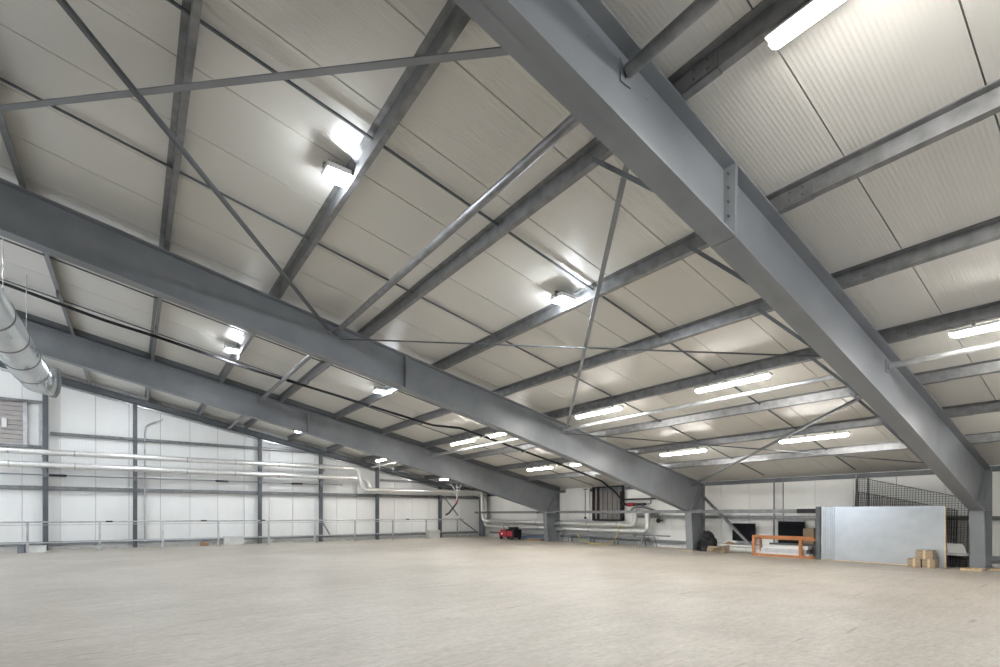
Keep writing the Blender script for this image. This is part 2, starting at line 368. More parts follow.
# ------------------------------------------------------------------ purlins
names = {-2: 'galvanised roof purlin above the silver round duct at far left',
 -1: 'roof purlin meeting the mid-hall rafter at the extreme left edge',
 0: 'steep galvanised roof purlin with no lamp in the near bays, second from the left',
 1: 'roof purlin carrying the big glaring floodlight nearest the camera',
 2: 'roof purlin carrying the strip light at the top edge, right of the near rafter',
 3: 'roof purlin carrying the glaring floodlight at the centre of the ceiling',
 4: 'bare roof purlin next down the slope from the central floodlight',
 5: 'roof purlin carrying the upper of the two long rows of strip lights',
 6: 'bare roof purlin between the upper and lower rows of strip lights',
 7: 'roof purlin carrying the lower row of strip lights towards the eaves',
 8: 'lowest bare roof purlin, just above the right-hand eaves'}
for i, x in zip(range(-2, 9), px):
    t = thing('roof_purlin', (x, YF, T(x)), names[i], 'roof purlin', 'galvanised roof purlins under the lining')
    mb = MB(); y0, y1 = .02, YG - YF - .15; s = .004; w = .075; h = PD - .004
    k = lambda dx: -TS * dx
    mb.box(-s / 2, s / 2, y0, y1, 0, h)
    mb.prism([(0, 0), (w, k(w)), (w, k(w) + s), (0, s)], y0, y1)
    mb.prism([(w - s, k(w)), (w, k(w)), (w, k(w) + .02), (w - s, k(w) + .02)], y0, y1)
    mb.prism([(-w, h + .0 - k(w)-.012), (0, h - .012), (0, h), (-w, h - k(w) - .0)], y0, y1)
    mb.build('rail', M['galv'], t)
    for f in FR:                       # sleeve where the purlin passes over each frame, with its bolts
        yc = f - YF
        mb = MB().box(-.012, -.003, yc - .55, yc + .55, .012, h - .03)
        mb.prism([(-.004, -.009), (w + .004, k(w) - .009), (w + .004, k(w) - .002), (-.004, -.002)], yc - .55, yc - .16)
        mb.prism([(-.004, -.009), (w + .004, k(w) - .009), (w + .004, k(w) - .002), (-.004, -.002)], yc + .16, yc + .55)
        sl = mb.build('sleeve', M['galv'], t)
        mb = MB()
        if f > 5: continue
        for yy in (-.45, -.3, .3, .45):
            for zz in (.05, .14): mb.path([(-.026, yc + yy, zz), (-.01, yc + yy, zz)], .013, 6)
        each(mb, 'bolt', M['steel_dark'], sl)

# fly braces from purlins down to the rafter's lower flange
where = {0: 'nearest', 1: 'mid-hall', 2: 'farthest'}
order = {2: 'highest', 3: 'second highest', 4: 'third highest', 5: 'fourth down', 6: 'fifth down', 7: 'lowest'}
for fi, f in enumerate(FR):
    for i in range(2, 8):
        x = .482 + 2.017 * i; z0 = T(x) - depth(x) + .03
        a = Vector((x - .03, f + .13, z0)); c = Vector((x - .03, f + 1.05, T(x) + .03))
        mb = MB().angle((0, 0, 0), c - a, .05, .006, (1, 0, 0))
        o = mb.build('fly_brace', M['steel_dark'], None, a)
        tag(o, f'{order[i]} short fly brace off the lower flange of the {where[fi]} rafter', 'brace', 'short fly braces from rafters to purlins')

# tubular ties between the frames
ys = [(YF + .02, FR[0] - .01), (FR[0] + .01, FR[1] - .01), (FR[1] + .01, FR[2] - .01), (FR[2] + .01, 27.7)]
bays = ['in the bay nearest the camera', 'between the nearest and mid-hall frames', 'between the mid-hall and farthest frames', 'between the farthest frame and the gable wall']
for x, nm in ((3.81, 'upper round steel tie tube'), (11.15, 'lower round steel tie tube')):
    for (a, c), bn in zip(ys, bays):
        z = T(x) - .2
        t = thing('tie_tube', (x, a, z), f'{nm} {bn}', 'tie tube', 'round steel tie tubes between the frames')
        MB().path([(0, .04, 0), (0, c - a - .04, 0)], .062 if x < 5 else .055, 20).build('tube', M['galv_light' if x > 5 else 'galv'], t)
        mb = MB().box(-.075, .075, 0, .012, -.11, .11).box(-.006, .006, .012, .09, -.05, .05)
        mb.build('end_plate', M['steel'], t)
        mb = MB().box(-.075, .075, c - a - .012, c - a, -.11, .11).box(-.006, .006, c - a - .09, c - a - .012, -.05, .05)
        mb.build('end_plate', M['steel'], t)

# diagonal roof bracing between the two near frames
def brace(a, c, w, label, kind='angle', mtl='steel'):
    a = Vector((a[0], a[1], T(a[0]) - a[2])); c = Vector((c[0], c[1], T(c[0]) - c[2]))
    mb = MB()
    if kind == 'angle': mb.angle((0, 0, 0), c - a, w, .008)
    else: mb.path([(0, 0, 0), c - a], w / 2, 10)
    t = thing('diagonal_brace', a, label, 'brace', 'diagonal roof braces between the frames')
    mb.build('bar', M[mtl], t)
    d = (c - a).normalized()
    for p, q in ((Vector((0, 0, 0)), d), (c - a, -d)):
        MB().bar(p, p + q * .22, .11, .010).build('gusset', M['steel'], t)
f0, f1 = FR[0] + .02, FR[1] - .02
brace((3.35, f0, .22), (-3.5, f1, .22), .085, 'grey flat diagonal brace running almost level across the upper left')
brace((-3.45, f0, .26), (3.75, f1, .26), .05, 'dark thin diagonal brace falling from the top left to the mid-hall rafter', mtl='steel_dark')
brace((4.1, f0, .22), (11.3, f1, .22), .07, 'steep grey angle brace hanging down in the centre of the picture')
brace((3.95, f1, .26), (10.6, f0, .26), .035, 'thin dark rod brace, nearly level, crossing the steep angle brace', 'rod', 'steel_dark')
brace((11.7, f0, .25), (18.4, f1, .25), .085, 'grey angle brace reaching down to the mid-hall column head')
brace((11.2, f1, .28), (17.8, f0, .28), .035, 'thin rod brace closest to the eaves, under the lower strip lights', 'rod', 'steel_dark')

# sag bars running down the slope between purlins
bl = ['in the near bay, nearer the camera', 'in the near bay, nearer the mid-hall rafter', 'beyond the mid-hall rafter, the nearer of two', 'beyond the mid-hall rafter, the farther of two', 'in the last bay before the gable, nearer one', 'in the last bay before the gable, farther one']
for yy, l in zip((6.17, 9.08, 14.8, 17.6, 22.9, 25.3), bl):
    a = Vector((-8.9, yy, T(-8.9) + .15)); c = Vector((18.9, yy, T(18.9) + .15))
    o = MB().bar((0, 0, 0), c - a, .028, .028).build('sag_bar', M['steel_dark'], None, a)
    tag(o, f'thin dark sag bar down the slope {l}', 'sag bar', 'thin sag bars across the purlins')

# ------------------------------------------------------------------ lights
def make_batten():
    t = thing('strip_light', (0, 0, 0), 'x', 'strip light', 'white strip lights under the purlins')
    L_ = 1.7
    prof = [(-.075, .0), (.075, .0), (.10, -.035), (.10, -.045), (-.10, -.045), (-.10, -.035)]
    MB().prism(prof, 0, L_).build('housing', M['white'], t)
    mb = MB(); n = 10
    pts = [(-.062, -.046)] + [(-.062 * math.cos(PI * k / n), -.05 - .065 * math.sin(PI * k / n)) for k in range(n + 1)] + [(.062, -.046)]
    mb.prism(pts, .05, L_ - .05)
    sh = [(x * .6, -.046 + (z + .046) * .55) for x, z in pts]
    mb.prism(sh, .012, .05).prism(sh, L_ - .05, L_ - .012)
    mb.build('diffuser', M['led'], t)
    mb = MB()
    for y in (.3, L_ - .3): mb.box(-.02, .02, y, y + .04, 0, .10)
    each(mb, 'bracket', M['galv'], t)
    for y in (0, L_ - .03): MB().box(-.04, .04, y + (.0 if y == 0 else .02), y + (.01 if y == 0 else .03), -.075, -.045).build('end_cap', M['white'], t)
    return t
def make_flood():
    t = thing('floodlight', (0, 0, 0), 'x', 'floodlight', 'glaring floodlights under the purlins')
    MB().box(-.17, .17, -.15, .15, -.10, -.02).build('housing', M['white'], t, bevel=.01)
    MB().box(-.15, .15, -.13, .13, -.125, -.10).build('lens', M['flood'], t)
    mb = MB()
    for k in range(7): mb.box(-.15 + k * .048, -.138 + k * .048, -.14, .14, -.02, .005)
    mb.build('heat_sink', M['galv'], t)
    MB().box(-.19, -.178, -.02, .02, -.07, .02).box(.178, .19, -.02, .02, -.07, .02).box(-.19, .19, -.02, .02, .02, .03).build('bracket', M['galv'], t)
    return t
bat = make_batten(); first = True
batt = [
 (4.516, .43, .18, 'large strip light at the top edge, nearest the camera'),
 (10.567, .45, .20, 'strip light cut by the right edge, right of the nearest rafter'),
 (14.6, .45, .20, 'added unseen lower strip light in the near bay right of the nearest rafter'),  # outside the view, added for the light it gives
 (10.567, 4.95, .20, 'strip light just left of the nearest rafter on the upper row'),
 (10.567, 8.85, .20, 'strip light above the mid-hall rafter haunch on the upper row'),
 (14.6, 4.9, .20, 'lower-row strip light left of the nearest rafter, near the crossing brace'),
 (14.6, 8.81, .20, 'lower-row strip light over the mid-hall column head'),
 (10.567, 13.3, .20, 'upper-row strip light just behind the mid-hall rafter, partly hidden'),
 (10.567, 16.05, .20, 'upper-row strip light beyond the mid-hall rafter, beside the black cable'),
 (14.6, 13.2, .20, 'lower-row strip light mostly hidden behind the mid-hall rafter'),
 (14.6, 16.0, .20, 'lower-row strip light below the black cable, beyond the mid-hall rafter'),
 (10.567, 23.9, .20, 'strip light in the last bay before the gable, upper one'),
 (14.6, 24.1, .20, 'small distant strip light above the red hose coupling'),
]
for x, y, dz, l in batt:
    o = bat if first else copy_tree(bat); first = False
    o.location = (x + .03, y, T(x) - dz + .1); o['label'] = l
fl = make_flood(); first = True
for x, y, l in ((2.5, 7.35, 'glaring floodlight nearest the camera, upper left of centre'),
                (6.533, 7.0, 'glaring floodlight at the centre of the picture'),
                (2.5, 16.6, 'blue-white floodlight beyond the mid-hall rafter, upper one'),
                (6.533, 15.4, 'floodlight beyond the mid-hall rafter, right beside the black cable'),
                (.33, 24.6, 'small distant floodlight near the gable, above the second post'),
                (6.533, 25.0, 'small distant floodlight near the gable, half under the farthest rafter'),
                (2.5, -1.6, 'added unseen floodlight above and behind the camera position'),  # from here on unseen floodlights, added to brighten the hall
                (-5.5, 5., 'added unseen floodlight outside the left edge, just past the nearest frame'),
                (-5.5, 12.9, 'added unseen floodlight outside the left edge, just past the mid-hall frame'),
                (-5.5, 16.6, 'added unseen floodlight outside the left edge, beyond the mid-hall frame'),
                (-5.5, 24.6, 'added unseen floodlight outside the left edge, before the gable wall'),
                ):
    o = fl if first else copy_tree(fl); first = False
    o.location = (x - .2, y - .35, T(x) + .14); o['label'] = l

# ------------------------------------------------------------------ black cable hung along the roof of the middle bay
pts = [(-8.9, 17.6, T(-8.9) - .02), (-5, 17.5, T(-5) - .02), (-2.7, 17.3, T(-2.7) - .03), (-.6, 16.85, T(-.6) - .22), (.6, 16.6, T(.6) - .25), (3, 16.7, T(3) - .22), (5.6, 16.7, T(5.6) - .1), (8.5, 16.5, T(8.5) - .05), (8.95, 16.4, T(9) - .05), (9.7, 15.6, T(9.7) - .05), (14.5, 15.5, T(14.5) - .08), (17.3, 15.6, T(17.3) - .12), (18.2, 15.6, T(18.2) - .4), (18.95, 15.7, 2.05)]
t = thing('roof_cable', (9, 16.5, T(9)), 'thick black cable slung down the ceiling beyond the mid-hall rafter', 'cable')
MB().path(rounded(pts, .12, 5), .042, 10).build('cable', M['black'], t, (-9, -16.5, -T(9)))
mb = MB()
for x in px[1:]:
    if x < 17 and x > -3: mb.box(x - .012, x + .012, 16.45 if x < 9.5 else 15.4, 16.75 if x < 9.5 else 15.7, T(x) - .12, T(x) + .01)
each(mb, 'clip', M['galv'], t, (-9, -16.5, -T(9)))

# ------------------------------------------------------------------ silver spiral duct
t = thing('air_duct', (-2.1, 10, 5.15), 'large silver round ventilation duct hanging at the left edge', 'duct')
ro = .36; lo = (2.1, -10, -5.15)
cx, cz, ye = -2.1, 5.15, 18.1
MB().path([(cx, 1.0, cz), (cx, ye, cz)], ro, 40, cap=False).build('duct_tube', M['duct'], t, lo)
mb = MB()
for k in range(1, 12): mb.path([(cx, k * 1.5 + .6, cz), (cx, k * 1.5 + .66, cz)], ro + .012, 40)
each(mb, 'joint_band', M['galv'], t, lo)
el = [(cx, ye - .02, cz)] + [(cx + .42 * (1 - math.cos(a)), ye + .42 * math.sin(a), cz) for a in [PI / 2 * k / 8 * .8 for k in range(1, 9)]]
MB().path(el, ro + .004, 40, cap=False).build('elbow', M['duct'], t, lo)
e = Vector(el[-1]); d = (Vector(el[-1]) - Vector(el[-2])).normalized()
MB().path([e, e + d * .07], ro + .05, 40).build('end_flange', M['steel'], t, lo)
for yy in (6.5, 10, 13.9, 16.6):
    MB().path([(cx, yy, cz + ro), (cx, yy, T(cx) + .15)], .008, 6).build('hanger_wire', M['galv_light'], t, lo)

# ------------------------------------------------------------------ insulated pipes
def pipe(name, pts, r, label, bands, mtl='foil', rr=.28, grp='silver lagged pipes on the walls'):
    t = thing(name, pts[0], label, 'pipe', grp); lo = -Vector(pts[0])
    MB().path(rounded(pts, rr, 7), r, 20).build('lagging', M[mtl], t, lo)
    mb = MB()
    for a, c in bands: mb.path([a, c], r + .007, 20)
    each(mb, 'joint_band', M['foil_dull'], t, lo)
    return t
xb = [x for x in range(-8, 10, 2)]
pipe('lagged_pipe', [(-8.9, 27.3, 4.0), (10.15, 27.3, 4.05), (10.45, 27.3, 2.87), (18.62, 27.3, 2.95), (18.62, 27.2, 1.08), (18.9, 26.7, 1.02), (18.9, 15.0, .98), (18.9, 15.0, 1.62), (19.48, 15.0, 1.62)], .115,
     'upper silver lagged pipe crossing the back wall, then dropping and turning along the side wall', [((x, 27.3, 4.0 + (x + 8.9) * .0026), (x + .05, 27.3, 4.0 + (x + 8.9) * .0026)) for x in xb] + [((18.9, y, 1.0), (18.9, y + .05, 1.0)) for y in range(16, 26, 2)])
pipe('lagged_pipe', [(-8.9, 27.45, 3.5), (10.75, 27.45, 3.52), (10.95, 27.5, 2.80), (18.35, 27.55, 2.82), (18.95, 27.4, 2.6), (18.95, 27.4, .72), (19.1, 26.8, .69), (19.05, 14.4, .69), (19.05, 14.4, 1.6), (19.48, 14.4, 1.6)], .13,
     'lower, thicker silver lagged pipe crossing the back wall beside the dark conduit', [((x, 27.45, 3.5), (x + .05, 27.45, 3.5)) for x in xb] + [((19.05, y, .69), (19.05, y + .05, .69)) for y in range(16, 26, 2)])
t = thing('conduit', (-8.9, 27.55, 3.1), 'thin dark conduit under the silver pipes on the back wall', 'conduit')
MB().path([(0, 0, 0), (18.3, 0, .02)], .03, 10).build('tube', M['steel'], t)
mb = MB()
for x in (6.1, 12.1, 15.6): mb.box(x, x + .55, -.05, .05, -.05, .05)
each(mb, 'black_sleeve', M['black'], t)
# pipe brackets on the posts
for x, l in ((-2.93, 'steel pipe bracket on the post left of the tall white panels'), (.06, 'steel pipe bracket on the second visible post'), (5.2, 'steel pipe bracket on the third visible post'), (8.25, 'steel pipe bracket on the post just before the pipes drop')):
    mb = MB().box(x - .06, x + .06, 27.2, 27.62, 3.3, 3.36).box(x - .06, x + .06, 27.2, 27.62, 3.82, 3.87).box(x - .07, x + .07, 27.56, 27.62, 3.0, 4.2)
    o = mb.build('pipe_bracket', M['steel']); tag(o, l, 'bracket', 'pipe brackets on the gable posts')
# conduit drop beside the second post
o = MB().path(rounded([(1.1, 27.85, 5.9), (.5, 27.85, 5.6), (.42, 27.85, 5.2), (.42, 27.85, .2)], .3), .035, 10).build('drop_pipe', M['galv_light'])
tag(o, 'pale vertical pipe with a bent top beside the second gable post', 'pipe')

# ------------------------------------------------------------------ guard rail along the gable
t = thing('guard_rail', (-8, 25.75, 0), 'low grey guard rail running along the foot of the back wall', 'railing'); t.rotation_euler = (0, 0, math.radians(3.3))
MB().path([(-.5, 0, 1.19), (25.2, 0, 1.17)], .03, 12).build('top_rail', M['galv_light'], t)
MB().path([(-.5, 0, 1.08), (25.2, 0, 1.06)], .014, 8).build('under_rail', M['galv_light'], t)
MB().box(-.5, 25.2, -.02, .02, .36, .41).build('lower_rail', M['galv_light'], t)
for x in (-5.4, -3.25, -1.1, 1.05, 3.2, 5.4, 7.65, 9.85, 12.15, 14.4, 16.7):
    MB().box(x + 8 - .035, x + 8 + .035, -.035, .035, 0, 1.17).box(x + 8 - .08, x + 8 + .08, -.08, .08, 0, .015).build('post', M['galv_light'], t)
mb = MB()
for x in (-.9, 2.5, 5.0, 13.0): mb.box(x + 8, x + 8.22, -.035, .035, 1.165, 1.22)
each(mb, 'clamp', M['black'], t)

# horizontal bar along the column faces
t = thing('crash_bar', (18.2, 7.15, 1.6), 'long level grey bar in front of the side columns at waist height', 'rail')
MB().box(-.06, .06, .45, 20.3, -.065, .065).build('bar', M['galv'], t, bevel=.006)
MB().box(-.065, .065, -.1, .47, -.075, .075).build('black_end', M['black'], t)
mb = MB()
for y in (11.75 - 7.15, 20.5 - 7.15): mb.box(-.02, .1, y - .2, y + .2, .045, .06)
each(mb, 'bracket', M['galv_light'], t)
mb = MB()
for y in (13.8, 12.2 , 9.0): mb.box(-.06, .06, y, y + .25, -.07, .0)
each(mb, 'clamp', M['black'], t)

# wall braces
o = MB().angle((0, 0, 0), (0, -2.2, -2.15), .09, .01, (1, 0, 0)).build('wall_brace', M['galv'], None, (19.1, 11.9, 2.45))
tag(o, 'grey diagonal brace from the mid-hall column head down to the orange frame', 'brace', 'diagonal wall braces')
for a, c, l in (((15.85, 27.5, 2.6), (16.9, 27.5, 1.4), 'short diagonal brace on the back wall beside the red hose coupling'),
                ((17.0, 27.5, 1.2), (18.6, 27.5, .15), 'low diagonal brace in the far corner below the guard rail top'),
                ((8.38, 27.75, 1.0), (8.85, 27.75, .2), 'small diagonal stay at the foot of the post before the pipe drop')):
    a = Vector(a); c = Vector(c)
    o = MB().bar((0, 0, 0), c - a, .06, .06, (0, 1, 0)).build('wall_brace', M['steel'], None, a); tag(o, l, 'brace', 'diagonal wall braces')

# ------------------------------------------------------------------ doors and windows
# window_1: grey-brown slatted shutter high on the gable
t = bpy.data.objects.new('window_1', None); C.objects.link(t); t.location = (-4.6, 27.95, 4.36); t['kind'] = 'structure'; t['label'] = 'grey-brown slatted shutter high on the back wall'
mb = MB()
for k in range(9): mb.add([(-1., -.06, k * .19), (.98, -.06, k * .19), (.98, -.02, k * .19 + .185), (-1., -.02, k * .19 + .185), (-1., .03, k * .19), (.98, .03, k * .19), (.98, .03, k * .19 + .185), (-1., .03, k * .19 + .185)],
     [(0, 1, 2, 3), (4, 7, 6, 5), (0, 4, 5, 1), (3, 2, 6, 7), (0, 3, 7, 4), (1, 5, 6, 2)])
mb.build('slat_panel', M['shutter'], t)
MB().box(.98, 1.1, -.12, .03, -.05, 1.78).box(-1.12, -1., -.12, .03, -.05, 1.78).box(-1., .98, -.1, .03, 1.7, 1.78).box(-1., .98, -.1, .03, -.05, .0).build('window_frame', M['galv_light'], t)
MB().box(.36, .5, -.12, -.06, .62, 1.0).build('latch_box', M['white'], t)
MB().box(1.45, 1.56, -.1, .03, -.05, 1.78).build('jamb', M['galv_light'], t)
# door_1: white panel door in the side wall
t = bpy.data.objects.new('door_1', None); C.objects.link(t); t.location = (19.35, 19.2, 1.2); t['kind'] = 'structure'; t['label'] = 'white ribbed sliding door beside the gridded window'
mb = MB().box(0, .06, -.88, .9, 0, 1.72)
for k in range(9): mb.box(-.012, 0, -.8 + k * .2, -.76 + k * .2, .02, 1.7)
mb.build('panel', M['white'], t)
mb = MB().path([(-.04, -.62, .1), (-.04, -.62, 1.62)], .015, 8).box(-.06, 0, -.75, -.5, 1.6, 1.64).box(-.06, 0, -.68, -.56, .05, .14)
mb.build('handle', M['black'], t)
# window_2: gridded window
t = bpy.data.objects.new('window_2', None); C.objects.link(t); t.location = (19.38, 17.1, 1.2); t.scale = (1, .78, 1); t['kind'] = 'structure'; t['label'] = 'dark brown gridded window in the side wall'
MB().box(.03, .06, -1.2, 1.2, 0, 1.7).build('pane', M['glass'], t)
mb = MB().box(-.05, .08, 1.12, 1.28, -.03, 1.72).box(-.05, .08, -1.32, -1.22, -.03, 1.72).box(-.05, .08, -1.25, 1.2, 1.64, 1.72).box(-.05, .08, -1.25, 1.2, -.05, .03).box(-.04, .08, .72, .86, 0, 1.7)
mb.build('window_frame', M['black'], t)
mb = MB()
for k in range(1, 5): mb.box(.0, .03, -1.2 + k * .4, -1.17 + k * .4, 0, 1.66)
for k in range(1, 6): mb.box(.0, .03, -1.2, .75, k * .28, k * .28 + .025)
mb.build('glazing_bars', M['steel_dark'], t)

# vertical pipes and posts on the side wall
for y, w, l in ((8.9, .03, 'thin vertical pipe on the side wall between the two black boards'), (6.25, .04, 'thin vertical pipe on the side wall at the left of the black wire mesh')):
    t = thing('wall_pipe', (19.3, y, 0), l, 'pipe', 'thin vertical pipes on the side wall')
    MB().path([(0, 0, 0), (0, 0, T(19.3) + .1)], w, 10).build('pipe', M['steel'], t)
    MB().path([(.1, -.28, 0), (.1, -.28, T(19.3) + .1)], w * .6, 8).build('conduit', M['galv'], t)
o = MB().box(19.2, 19.3, 16.05, 16.15, 1.15, 2.6).build('wall_post', M['black']); tag(o, 'black upright post at the near edge of the gridded window', 'post')
o = MB().box(19.2, 19.3, 14.1, 16.04, 2.17, 2.24).build('cable_tray', M['black']); tag(o, 'short black level tray above the red pipe coupling on the side wall', 'tray')

# valve assembly on the side wall where the cable comes down
t = thing('pipe_valve', (19.1, 15.6, 1.95), 'black pipe valve with a red coupling on the side wall, above the pipe ends', 'valve')
MB().path([(-.15, .25, .1), (0, .05, 0), (0, -.5, .0), (0, -1.1, .02)], .06, 12).build('pipe', M['black'], t)
each(MB().path([(0, -.02, 0), (0, -.16, 0)], .09, 12).path([(0, -.22, 0), (0, -.40, 0)], .09, 12), 'coupling', M['red'], t)
each(MB().path([(0, -.5, 0), (0, -.56, 0)], .075, 12).path([(0, -.9, 0), (0, -.96, 0)], .08, 12), 'flange', M['steel_dark'], t)
MB().path(rounded([(0, -1.1, .02), (0, -1.35, .02), (0, -1.35, .3), (.2, -1.35, .35)], .1), .03, 10).build('hose', M['galv'], t)
# coiled flex above the pipe ends
o = MB().path(rounded([(18.95, 15.3, 1.62), (18.9, 15.1, 1.78), (18.9, 14.5, 1.82), (19.0, 14.1, 1.7), (19.15, 13.95, 1.6), (19.2, 13.9, 1.3)], .15), .05, 10).build('flex_hose', M['steel_dark'])
tag(o, 'dark flexible hose arched over the upturned silver pipe ends', 'hose')
t = thing('wall_box', (19.25, 13.9, 1.2), 'small dark valve handle on the side wall right of the pipe ends', 'valve')
MB().box(-.08, .2, -.05, .05, -.05, .05).build('stem', M['steel_dark'], t)
MB().path([(-.1, 0, 0), (-.07, 0, 0)], .11, 14).build('wheel', M['black'], t)

# sprinkler drop in the far corner bay
t = thing('drop_pipe_assembly', (16.0, 26.2, 3.0), 'grey drop pipes with a red hose coupling in front of the back wall', 'pipe')
for dx in (-.35, 0, .3):
    MB().path(rounded([(dx, 0, T(16) - 3.05), (dx, 0, .25), (.05, 0, -.25)], .2), .035, 10).build('pipe', M['galv_light'], t)
MB().path([(.05, 0, -.2), (.0, 0, -.75)], .05, 10).build('union', M['galv_light'], t)
MB().path([(.07, 0, -.55), (-.02, 0, -.85)], .065, 10).build('coupling', M['red'], t)
MB().path([(-.02, 0, -.85), (-.55, 0, -1.45), (-.75, 0, -1.55)], .05, 10).build('hose', M['black'], t)
# drop cables from the far strip light
for x, y, z, l in ((10.55, 25.3, 2.8, 'thin pale cable hanging under the far upper strip light, left one'), (11.3, 25.3, 2.8, 'thin pale cable hanging under the far upper strip light, right one')):
    o = MB().path([(0, 0, 0), (.12, 0, z - T(x) + 1.)], .012, 6).build('hanging_cable', M['galv_light'], None, (x, y, T(x) - .1))
    tag(o, l, 'cable', 'thin pale cables hanging before the back wall')

# ------------------------------------------------------------------ things on the floor
# red machine
t = thing('floor_machine', (17.9, 23.2, 0), 'small red and black wheeled machine near the far steel column', 'machine')
MB().box(-.28, .28, .1, .85, .14, .46).box(-.22, .22, .3, .8, .46, .56).build('body', M['red'], t, bevel=.05)
MB().box(-.3, .3, -.65, .1, .12, .62).box(-.22, .22, -.5, 0, .62, .74).build('engine_cover', M['black'], t, bevel=.04)
MB().box(-.31, -.3, -.5, -.02, .2, .5).build('side_plate', M['red'], t)
MB().path(rounded([(-.2, .35, .5), (-.2, .5, .82), (.2, .5, .82), (.2, .35, .5)], .08), .018, 8).build('handle', M['steel_dark'], t)
MB().path([(-.315, .5, .34), (-.28, .5, .34)], .05, 14).build('head_lamp', M['white'], t)
for sx in (-.3, .24):
    for sy in (-.45, .6): MB().path([(sx, sy, .11), (sx + .07, sy, .11)], .11, 18).build('wheel', M['black'], t)
o = MB().box(18.2, 18.6, 20.9, 22.2, 0, .05).box(18.25, 18.5, 21.0, 22.1, .05, .10).build('timber_board', M['copper']); tag(o, 'low brown board on the floor between the red machine and far column', 'board')
o = MB().box(18.75, 19.2, 20.9, 23.6, .35, .52).build('storage_box', M['blue']); o.location.z = -.35; tag(o, 'long dark blue-grey box beneath the side wall pipes behind the red machine', 'box')
# long low items beneath the pipes
t = thing('low_bench', (19.0, 17.0, 0), 'low blue-grey bench beneath the silver pipes on the side wall', 'bench')
MB().box(-.2, .2, -2.6, 2.6, .34, .42).build('top', M['steel'], t)
for y in (-2.4, -.8, .8, 2.4): each(MB().box(-.16, -.1, y - .03, y + .03, 0, .34).box(.1, .16, y - .03, y + .03, 0, .34), 'leg', M['steel'], t)
o = MB().path(rounded([(18.72, 18.6, .5), (18.55, 18.2, .2), (18.5, 17.5, .025), (18.45, 16.6, .025), (18.5, 16.0, .1), (18.6, 15.8, .5), (18.65, 15.6, .95)], .3), .022, 8).build('yellow_hose', M['yellow'])
tag(o, 'thin yellow hose sagging to the floor below the silver pipes', 'hose')
# trestle legs under the pipe ends
t = thing('pipe_stand', (18.9, 14.6, 0), 'small grey pipe stand on the floor under the pipe elbow', 'stand')
for y in (-.7, -.1, .4): each(MB().path([(-.1, y, 0), (0, y, .55)], .015, 6).path([(.15, y, 0), (0, y, .55)], .015, 6), 'leg', M['galv'], t)
MB().box(-.03, .03, -1.5, .5, .5, .55).build('bar', M['steel_dark'], t)

# black sheeting and cardboard by the mid column
from mathutils import noise
def lump(sx, sy, sz, seed, amp=.16, n=24, mnt=12):
    mb = MB(); vs = []; fs = []
    for j in range(mnt + 1):
        ph = j / mnt * PI / 2
        for i in range(n):
            th = 2 * PI * i / n
            d = Vector((math.cos(th) * math.cos(ph), math.sin(th) * math.cos(ph), math.sin(ph)))
            q = 1 + amp * noise.noise(d * 2.6 + Vector((seed, 0, 0))) * 2 + .04 * noise.noise(d * 9 + Vector((seed, 3, 0)))
            vs.append((d.x * sx * q, d.y * sy * q, max(0, d.z * sz * q)))
    for j in range(mnt):
        for i in range(n): fs.append((j * n + i, j * n + (i + 1) % n, (j + 1) * n + (i + 1) % n, (j + 1) * n + i))
    mb.add(vs, fs, True); mb.add(vs[:n], [tuple(range(n - 1, -1, -1))]); return mb
o = lump(.30, .40, .72, 3.).build('plastic_sheet', M['bag'], None, (18.7, 11.2, 0)); tag(o, 'crumpled black plastic sheet heaped beside the mid-hall column', 'sheet')
t = thing('cardboard_box', (18.45, 10.62, 0), 'crushed brown cardboard box in front of the black plastic heap', 'box')
MB().add([(-.2, -.4, 0), (.15, -.4, 0), (.18, .35, 0), (-.18, .4, 0), (-.2, -.32, .26), (.15, -.38, .3), (.15, .35, .2), (-.15, .35, .24)], [(0, 3, 2, 1), (4, 5, 6, 7), (0, 1, 5, 4), (1, 2, 6, 5), (2, 3, 7, 6), (3, 0, 4, 7)]).build('carton', M['card'], t, bevel=.01)
MB().bar((-.2, -.3, .26), (-.33, .1, .13), .25, .008).build('flap', M['card'], t)
# white low planks / rolls along the wall
t = thing('wrapped_roll', (19.0, 10.2, 0), 'long white wrapped roll lying along the wall below the first black board', 'roll')
MB().path([(0, -1.0, .12), (0, 1.1, .12)], .12, 18).build('roll', M['offwhite'], t)
MB().path([(0, -1.03, .12), (0, -1.0, .12)], .05, 12).build('core', M['card'], t)
o = MB().box(18.85, 19.25, 9.0, 11.4, .27, .33).build('white_plank', M['white']); o.location.z = -.03; tag(o, 'flat white plank resting on the long white roll', 'plank')
o = lump(.10, .18, .10, 8.).build('rag', M['copper'], None, (19.0, 10.45, .30)); tag(o, 'small reddish-brown rag on the white plank by the first black board', 'rag')
# black boards on the wall
for y0, y1, z0, z1, l in ((9.6, 10.5, .44, 1.13, 'square black board on the side wall behind the diagonal brace'), (7.85, 8.75, .40, 1.23, 'square black board on the side wall behind the right half of the orange frame')):
    t = thing('black_board', (19.3, (y0 + y1) / 2, z0), l, 'board', 'black boards on the side wall'); w = (y1 - y0) / 2; h = z1 - z0
    MB().box(0, .03, -w + .02, w - .02, .02, h - .02).build('panel', M['blackscreen'], t)
    MB().box(-.01, .035, -w, w, h - .02, h).box(-.01, .035, -w, w, 0, .02).box(-.01, .035, -w, -w + .02, .02, h - .02).box(-.01, .035, w - .02, w, .02, h - .02).build('frame', M['black'], t)
o = MB().box(19.05, 19.25, 7.45, 7.8, 0, 1.0).build('cardboard_sheet', M['card'], bevel=.01); tag(o, 'upright brown cardboard carton right of the second black board', 'box')
